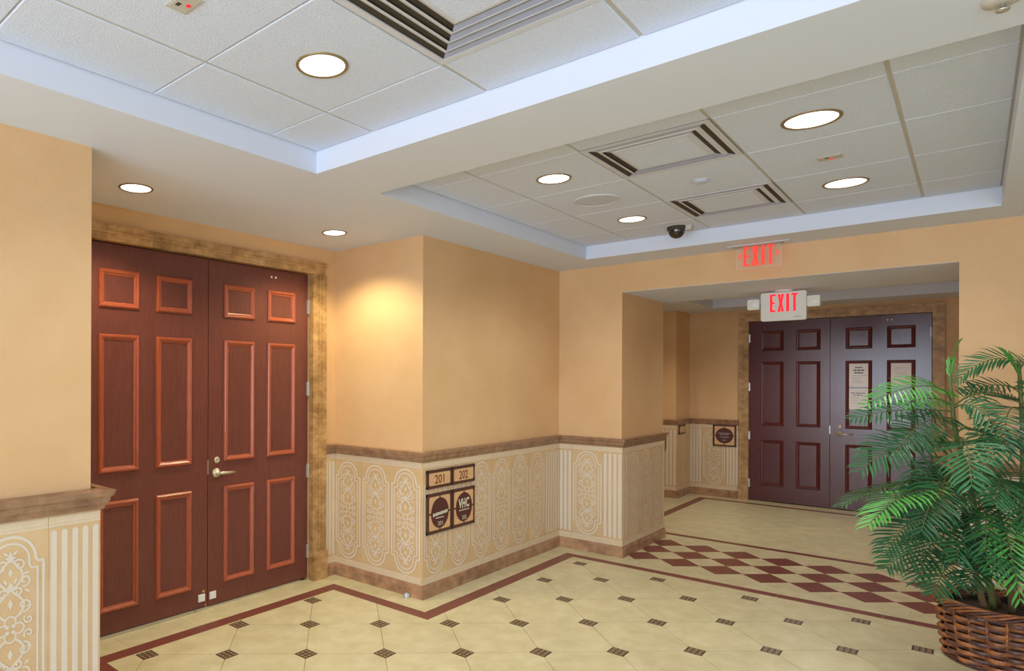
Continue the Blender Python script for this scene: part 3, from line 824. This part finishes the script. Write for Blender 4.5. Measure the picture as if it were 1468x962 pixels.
def exit_word(name, w, h_, m, y, cx, cz, parent, th=.8):
    lw = w * .205; gap = (w - 4 * lw - 0) / 3 + .0; st = lw * .46
    # E X I T as solid strokes; I takes only a stroke's width
    wid = [lw, lw * 1.12, st * 1.15, lw * 1.08]; gap = (w - sum(wid)) / 3; x = -w / 2
    for ch, lw_ in zip('EXIT', wid):
        q = MB(); h2 = h_ / 2; hs = st * .82
        if ch == 'E': P = [(0, -h2), (lw_, -h2), (lw_, -h2 + hs), (st, -h2 + hs), (st, -hs / 2), (lw_ * .85, -hs / 2), (lw_ * .85, hs / 2), (st, hs / 2), (st, h2 - hs), (lw_, h2 - hs), (lw_, h2), (0, h2)]
        elif ch == 'I': P = [(0, -h2), (lw_, -h2), (lw_, h2), (0, h2)]
        elif ch == 'T': P = [(lw_ / 2 - st / 2, -h2), (lw_ / 2 + st / 2, -h2), (lw_ / 2 + st / 2, h2 - hs), (lw_, h2 - hs), (lw_, h2), (0, h2), (0, h2 - hs), (lw_ / 2 - st / 2, h2 - hs)]
        else:
            s2 = st * 1.05; m2 = lw_ / 2
            P = [(0, -h2), (s2, -h2), (m2, -h_ * .13), (lw_ - s2, -h2), (lw_, -h2), (m2 + s2 * .52, 0), (lw_, h2), (lw_ - s2, h2), (m2, h_ * .13), (s2, h2), (0, h2), (m2 - s2 * .52, 0)]
        q.plate([(cx + x + a, cz + b_) for a, b_ in P], y, y + .002)
        q.build('letter_%s' % ch.lower(), m, parent)['label'] = 'red letter %s' % ch
        x += lw_ + gap
# exit signs (local x runs right = -y)
t = thing('exit_sign', 'clear acrylic panel with red EXIT letters hanging from the soffit', 'exit sign', (5.736, 1.20, H), RX)
q = MB(); q.box(-.205, .205, -.05, .05, -.006, .002); q.build('ceiling_plate', 'metal_white', t)
q = MB(); q.box(-.165, .165, -.012, .012, -.012, -.006); q.build('slot_trim', 'lamp_rim', t)
q = MB(); q.box(-.155, .155, -.003, .003, -.185, -.008); q.build('acrylic_panel', 'acrylic', t)
exit_word('letter', .205, .150, 'exit_orange', -.0045, 0, -.086, t)
for sx in (-1, 1):
    MB().ribbon([(sx * .118, -.062), (sx * .134, -.080), (sx * .118, -.098)], .009, -.0045).build('arrow', 'exit_orange', t)
t = thing('exit_sign', 'white box EXIT sign with two emergency lamps in the opening', 'exit sign', (6.70, 1.208, OPEN_H), RX)
q = MB(); q.lathe([(0, 0), (.068, 0), (.066, -.014), (0, -.016)], 24); q.build('canopy', 'white_plastic', t)
q = MB(); q.plate(rrect(.338, .250, .016), -.025, .025); q.v = [(x, y, z - .142) for x, y, z in q.v]; q.build('body', 'exit_body', t)
q = MB(); q.plate(rrect(.318, .230, .012), -.0275, -.02); q.v = [(x, y, z - .142) for x, y, z in q.v]; q.build('front_plate', 'exit_body', t)
exit_word('letter', .206, .155, 'exit_red', -.0292, .004, -.112, t)
q = MB(); q.ribbon([(.08, -.238), (.13, -.238)], .006, -.029); q.build('maker_mark', 'grey_print', t)
for sx in (-1, 1):
    q = MB(); q.tube([(sx * .165, 0, -.075), (sx * .19, -.005, -.09), (sx * .215, -.01, -.105)], .014, 10)
    arm = q.build('lamp_arm', 'white_plastic', t, smooth=True)
    q = MB(); q.plate(rrect(.092, .092, .012), -.05, .0); q.v = [(x + sx * .222, y, z - .115) for x, y, z in q.v]
    hd = q.build('emergency_lamp', 'exit_body', t)
    q = MB(); q.lathe([(0, .006), (.026, .004), (.034, 0)], 20); q.v = [(a + sx * .222, -.05 - c, b_ - .112) for a, b_, c in q.v]
    q.build('lamp_lens', 'white_plastic', hd, smooth=True)

# door stop on the floor
t = thing('door_stop', 'small pale dome door stop on the floor by the wall corner', 'door stop', (3.700, 3.005, ZB))
q = MB(); q.lathe([(0, .030), (.012, .029), (.021, .020), (.024, .010)], 20); q.build('cap', 'stopper', t, smooth=True)
q = MB(); q.lathe([(.024, .010), (.027, .008), (.027, 0), (0, 0)], 20); q.build('base', 'steel', t)

# ------------------------------------------------------------------ wicker basket
BX, BY = 5.19, -.133
bk = thing('wicker_basket', 'round brown wicker basket holding the palm', 'basket', (BX, BY, ZB))
HB = .335; R0, R1 = .252, .283
NST = 22
def ring_mesh(name, phase, mt):
    q = MB(); n = NST * 4; k = 6; vs = []; fs = []
    for i in range(n):
        th = 2 * pi * i / n
        r = 1.0 + .062 * sin(NST / 2 * th + phase)
        for j in range(k):
            a = 2 * pi * j / k
            rr = r + .030 * cos(a)
            vs.append((rr * cos(th), rr * sin(th), .0128 * sin(a)))
    for i in range(n):
        i2 = (i + 1) % n
        for j in range(k):
            j2 = (j + 1) % k
            fs.append((i * k + j, i2 * k + j, i2 * k + j2, i * k + j2))
    q.add(vs, fs); me = q.mesh(name, mt); me.shade_smooth(); return me
ra = ring_mesh('weaver', 0, 'wicker_tan'); rb = ring_mesh('weaver', pi, 'wicker_dark')
rows = 12
for i in range(rows):
    z = .030 + (HB - .075) * i / (rows - 1); R = R0 + (R1 - R0) * z / HB
    o = put('weaver', ra if i % 2 == 0 else rb, bk, (0, 0, z)); o.scale = (R, R, 1.0)
for k in range(NST):
    th = 2 * pi * (k + .0) / NST
    q = MB(); q.tube([((R0 - .002) * cos(th), (R0 - .002) * sin(th), .008), (R1 * cos(th), R1 * sin(th), HB - .03)], .0065, 6)
    q.build('stake', 'wicker_tan', bk, smooth=True)
def plait(name, R, z, rt, nst, turns, mt, rad, squash=1.0):
    for s_ in range(nst):
        q = MB(); pts = []
        n = 90
        span = 2 * pi / nst * turns
        for i in range(n // 6 + 1):
            t_ = i / (n // 6); th = 2 * pi * s_ / nst + span * t_; a = -pi * .75 + 1.9 * pi * t_
            r = R + rt * cos(a)
            pts.append((r * cos(th), r * sin(th), z + rt * squash * sin(a)))
        q.tube(pts, rad, 6); q.build(name, mt if s_ % 3 else 'wicker_dark', bk, smooth=True)
plait('rim_strand', R1 - .004, HB - .012, .024, 40, 6.5, 'wicker_tan', .0075, .85)
plait('foot_strand', R0 + .002, .012, .012, 30, 4, 'wicker_dark', .006, .8)
q = MB(); q.lathe([(0, .286), (.12, .29), (.262, .28)], 28); q.build('moss_filling', 'moss', bk)
q = MB(); q.lathe([(0, .004), (R0 - .012, .004), (R1 - .02, HB - .03)], 36); q.build('liner', 'moss', bk)

# ------------------------------------------------------------------ palm
palm = thing('potted_palm', 'leafy green feather palm standing in the wicker basket', 'plant', (BX, BY, .29))
OFF = Vector((BX, BY, .29))
STEMS = [[(5.165, -.086, .30), (4.999, .001, .92), (4.903, .072, 1.31), (4.879, .098, 1.639)],
         [(5.267, -.164, .30), (5.333, -.204, .982), (5.372, -.202, 1.381), (5.357, -.187, 1.724)],
         [(5.06, -.05, .30), (4.88, .018, .711), (4.80, .05, 1.017)],
         [(5.13, -.16, .30), (4.90, -.128, .692), (4.79, -.095, .906)],
         [(5.33, -0.2, 0.3), (5.48, -0.388, 1.026), (5.52, -0.43, 1.504)],
         [(5.283, -.108, .30), (5.063, .021, .75), (4.92, .055, 1.233)]]
def smooth_path(pts, n=14):
    P = [Vector(p) for p in pts]; out = []
    for i in range(len(P) - 1):
        p0 = P[max(i - 1, 0)]; p1 = P[i]; p2 = P[i + 1]; p3 = P[min(i + 2, len(P) - 1)]
        for k in range(n):
            t_ = k / n
            out.append(.5 * ((2 * p1) + (p2 - p0) * t_ + (2 * p0 - 5 * p1 + 4 * p2 - p3) * t_ ** 2 + (3 * p1 - p0 - 3 * p2 + p3) * t_ ** 3))
    out.append(P[-1]); return out
for k, st in enumerate(STEMS):
    pts = [p - OFF for p in smooth_path(st, 8)]
    n = len(pts); q = MB()
    q.tube(pts, [.017 - .009 * i / (n - 1) + (.0015 if i % 4 == 0 else 0) for i in range(n)], 8)
    q.build('stem', 'stem_green' if k < 2 else 'stem_brown', palm, smooth=True)
FR = [
('b',(4.892,.084,1.473),(4.702,.139,1.664),(4.315,.4,1.478)),
('b',(4.892,.084,1.457),(4.743,.169,1.543),(4.577,.27,1.464)),
('d',(4.893,.084,1.426),(4.716,.269,1.464),(4.508,.487,1.386)),
('d',(4.893,.084,1.388),(4.571,.204,1.432),(4.282,.29,1.226)),
('d',(4.898,.078,1.446),(4.858,-.025,1.544),(4.762,-.142,1.222)),
('d',(4.971,.074,1.463),(5.288,-.041,1.602),(5.544,-.237,1.458)),
('d',(5.52,-0.43,1.484),(5.301,-0.128,1.905),(5.255,0.066,1.602)),
('d',(5.369,-.199,1.542),(5.26,-.085,1.614),(5.226,.024,1.532)),
('d',(4.857,.049,1.2),(4.531,.028,1.404),(4.345,.006,1.091)),
('d',(4.909,.066,1.233),(4.585,.261,1.336),(4.357,.429,1.127)),
('d',(4.926,.049,1.039),(4.56,.288,1.091),(4.29,.498,.941)),
('b',(4.849,.057,1.009),(4.414,.223,1.112),(4.131,.375,.881)),
('d',(4.857,.048,.894),(4.44,.197,.986),(4.187,.317,.748)),
('d',(4.945,.029,.691),(4.573,.202,.764),(4.388,.323,.622)),
('d',(4.903,0,.627),(4.54,.092,.717),(4.356,.139,.54)),
('d',(4.876,.029,1.009),(4.581,.121,1.234),(4.3,.125,.91)),
('b',(4.784,-.092,.887),(4.526,-.111,.963),(4.436,-.162,.556)),
('d',(4.834,.001,.716),(4.618,-.064,.855),(4.351,-.072,.682)),
('d',(5.092,-.125,.885),(4.667,-.114,1.245),(4.42,-.073,1.007)),
('d',(5.369,-.199,1.502),(5.223,-.263,1.699),(5.11,-.434,1.547)),
('d',(5.369,-.199,1.421),(5.019,-.122,1.525),(4.808,-.117,1.253)),
('d',(5.303,-.202,1.383),(5.25,-.292,1.467),(5.136,-.462,1.255)),
('d',(5.304,-.203,1.184),(5.209,-.393,1.32),(5.059,-.526,1.052)),
('d',(5.232,-.2,.994),(5.035,-.356,1.072),(4.859,-.46,.862)),
('d',(5.092,-.126,.691),(4.96,-.277,.815),(4.913,-.373,.59)),
('d',(5.013,.03,1.032),(5.255,.139,1.161),(5.397,.207,.926)),
('d',(5.013,.03,.914),(5.33,-.013,1.043),(5.499,-.045,.774)),
('d',(4.917,.058,1.233),(5.187,.137,1.374),(5.3,.236,1.193)),
('d',(4.931,.043,.923),(4.797,.184,1.0),(4.718,.267,.825)),
('d',(4.945,.029,.807),(4.968,-.068,1.009),(4.976,-.149,.942)),
('d',(4.909,.067,1.31),(4.707,-.011,1.417),(4.548,-.062,1.198)),
('d',(4.862,.043,1.085),(4.422,.143,1.12),(4.18,.18,.87)),
('d',(5.106,-.14,.614),(4.784,-.092,.778),(4.57,-.013,.641)),
('d',(5.287,-.185,1.304),(5.064,-.096,1.388),(4.941,-.04,1.047)),
('d',(5.293,-.192,1.065),(4.949,-.121,1.168),(4.758,-.138,.826)),
('d',(4.931,.043,.846),(4.703,.137,.866),(4.494,.212,.557)),
('d',(4.916,-0.013,0.742),(4.601,0.027,0.915),(4.365,0.058,0.721)),
('d',(4.982,-0.083,0.627),(4.751,-0.13,0.808),(4.569,-0.157,0.602)),
('d',(5.022,-0.124,0.57),(4.676,-0.052,0.735),(4.472,0.018,0.575)),
('d',(4.924,-0.094,1.017),(4.703,-0.153,1.157),(4.525,-0.183,0.888)),
('d',(4.833,0.001,0.866),(4.618,-0.063,1.05),(4.39,-0.041,0.769)),
('d',(4.944,0.03,1.155),(4.703,0.138,1.242),(4.541,0.235,1.024)),
('d',(5.092,-0.125,0.769),(5.028,-0.203,0.905),(4.986,-0.304,0.706)),
('d',(4.964,0.009,0.768),(4.687,0.082,0.951),(4.531,0.173,0.776)),
('d',(5.123,-0.013,0.984),(5.275,-0.1,1.138),(5.388,-0.147,0.908)),
('d',(5.221,-0.043,0.573),(5.274,0.046,0.67),(5.256,0.137,0.49)),
('d',(5.263,-0.087,0.614),(5.445,-0.134,0.754),(5.531,-0.224,0.588)),
('d',(5.364,-0.194,1.219),(5.275,-0.1,1.3),(5.261,-0.013,1.173)),
]
rf = random.Random(3)
CAMWARD = Vector((-.72, -.69, .1))
def frond(kind, a, c, b_, spear=False, lean=0.0):
    A, C_, B = (Vector(p) - OFF for p in (a, c, b_))
    bez = lambda t_: A * (1 - t_) ** 2 + C_ * 2 * t_ * (1 - t_) + B * t_ * t_
    L_ = sum((bez((i + 1) / 10) - bez(i / 10)).length for i in range(10))
    q = MB(); pts = [bez(i / 16) for i in range(17)]
    q.tube(pts, [.0055 - .0042 * i / 16 for i in range(17)], 5)
    q.cur = 1
    npair = max(8, int(L_ / .031)); lmax = .090 + .17 * min(L_, .62)
    if lean > .5: lmax *= .78
    if spear: npair, lmax = 9, .10
    roll = rf.uniform(-.3, .3)
    mid_sd = (B - A).cross(Vector((0, 0, 1)))
    if lean: roll = -math.copysign(lean, mid_sd.dot(CAMWARD))      # leaflets turned to face the camera
    for i in range(npair + 1):
        t_ = .16 + .84 * i / npair
        p = bez(t_); tg = (bez(min(t_ + .02, 1)) - bez(max(t_ - .02, 0))).normalized()
        sd = tg.cross(Vector((0, 0, 1)))
        if sd.length < .15: sd = tg.cross(Vector((.6, .7, 0)))
        sd.normalize(); up = sd.cross(tg).normalized()
        sd2 = (sd * cos(roll) + up * sin(roll)).normalized(); up2 = sd2.cross(tg).normalized()
        x = i / npair
        l = lmax * (.50 + .55 * sin(pi * min(1, .12 + .80 * x))) * (1 - .45 * x ** 3)
        fwd = .42 + .75 * x
        if spear: fwd = 4.0
        for sg in (-1, 1):
            ll = l * rf.uniform(.88, 1.1)
            dv = (sd2 * sg + tg * (fwd + rf.uniform(-.1, .1)) + up2 * rf.uniform(.08, .28)).normalized()
            wv = dv.cross(up2).normalized()
            wd = .0088 * (1 - .25 * x) * rf.uniform(.9, 1.1)
            dr = rf.uniform(.12, .38)
            P = [p, p + dv * ll * .35 + Vector((0, 0, -.02 * dr)), p + dv * ll * .72 + Vector((0, 0, -dr * ll * .30)), p + dv * ll + Vector((0, 0, -dr * ll * .8))]
            W_ = [wd * .35, wd, wd * .78, 0]
            vs = []
            for k in range(3): vs += [P[k] + wv * W_[k], P[k] - up2 * W_[k] * .45, P[k] - wv * W_[k]]
            vs.append(P[3])
            q.add(vs, [(0, 1, 4, 3), (1, 2, 5, 4), (3, 4, 7, 6), (4, 5, 8, 7), (6, 7, 9), (7, 8, 9)])
    me = bpy.data.meshes.new('frond'); me.from_pydata(q.v, [], q.f); me.update()
    me.materials.append(MAT['stem_green']); me.materials.append(MAT['leaf_bright' if kind == 'b' else 'leaf_dark'])
    me.polygons.foreach_set('material_index', q.m)
    put('frond', me, palm)
for i_, f_ in enumerate(FR): frond(*f_, lean=.55 if i_ < 8 else (.45 if i_ % 3 == 0 else 0.0))
frond('b', (4.879, .098, 1.581), (4.876, .101, 1.717), (4.891, .056, 1.816), True)
frond('b', (5.366, -.196, 1.603), (5.343, -.172, 1.703), (5.296, -.122, 1.776), True)
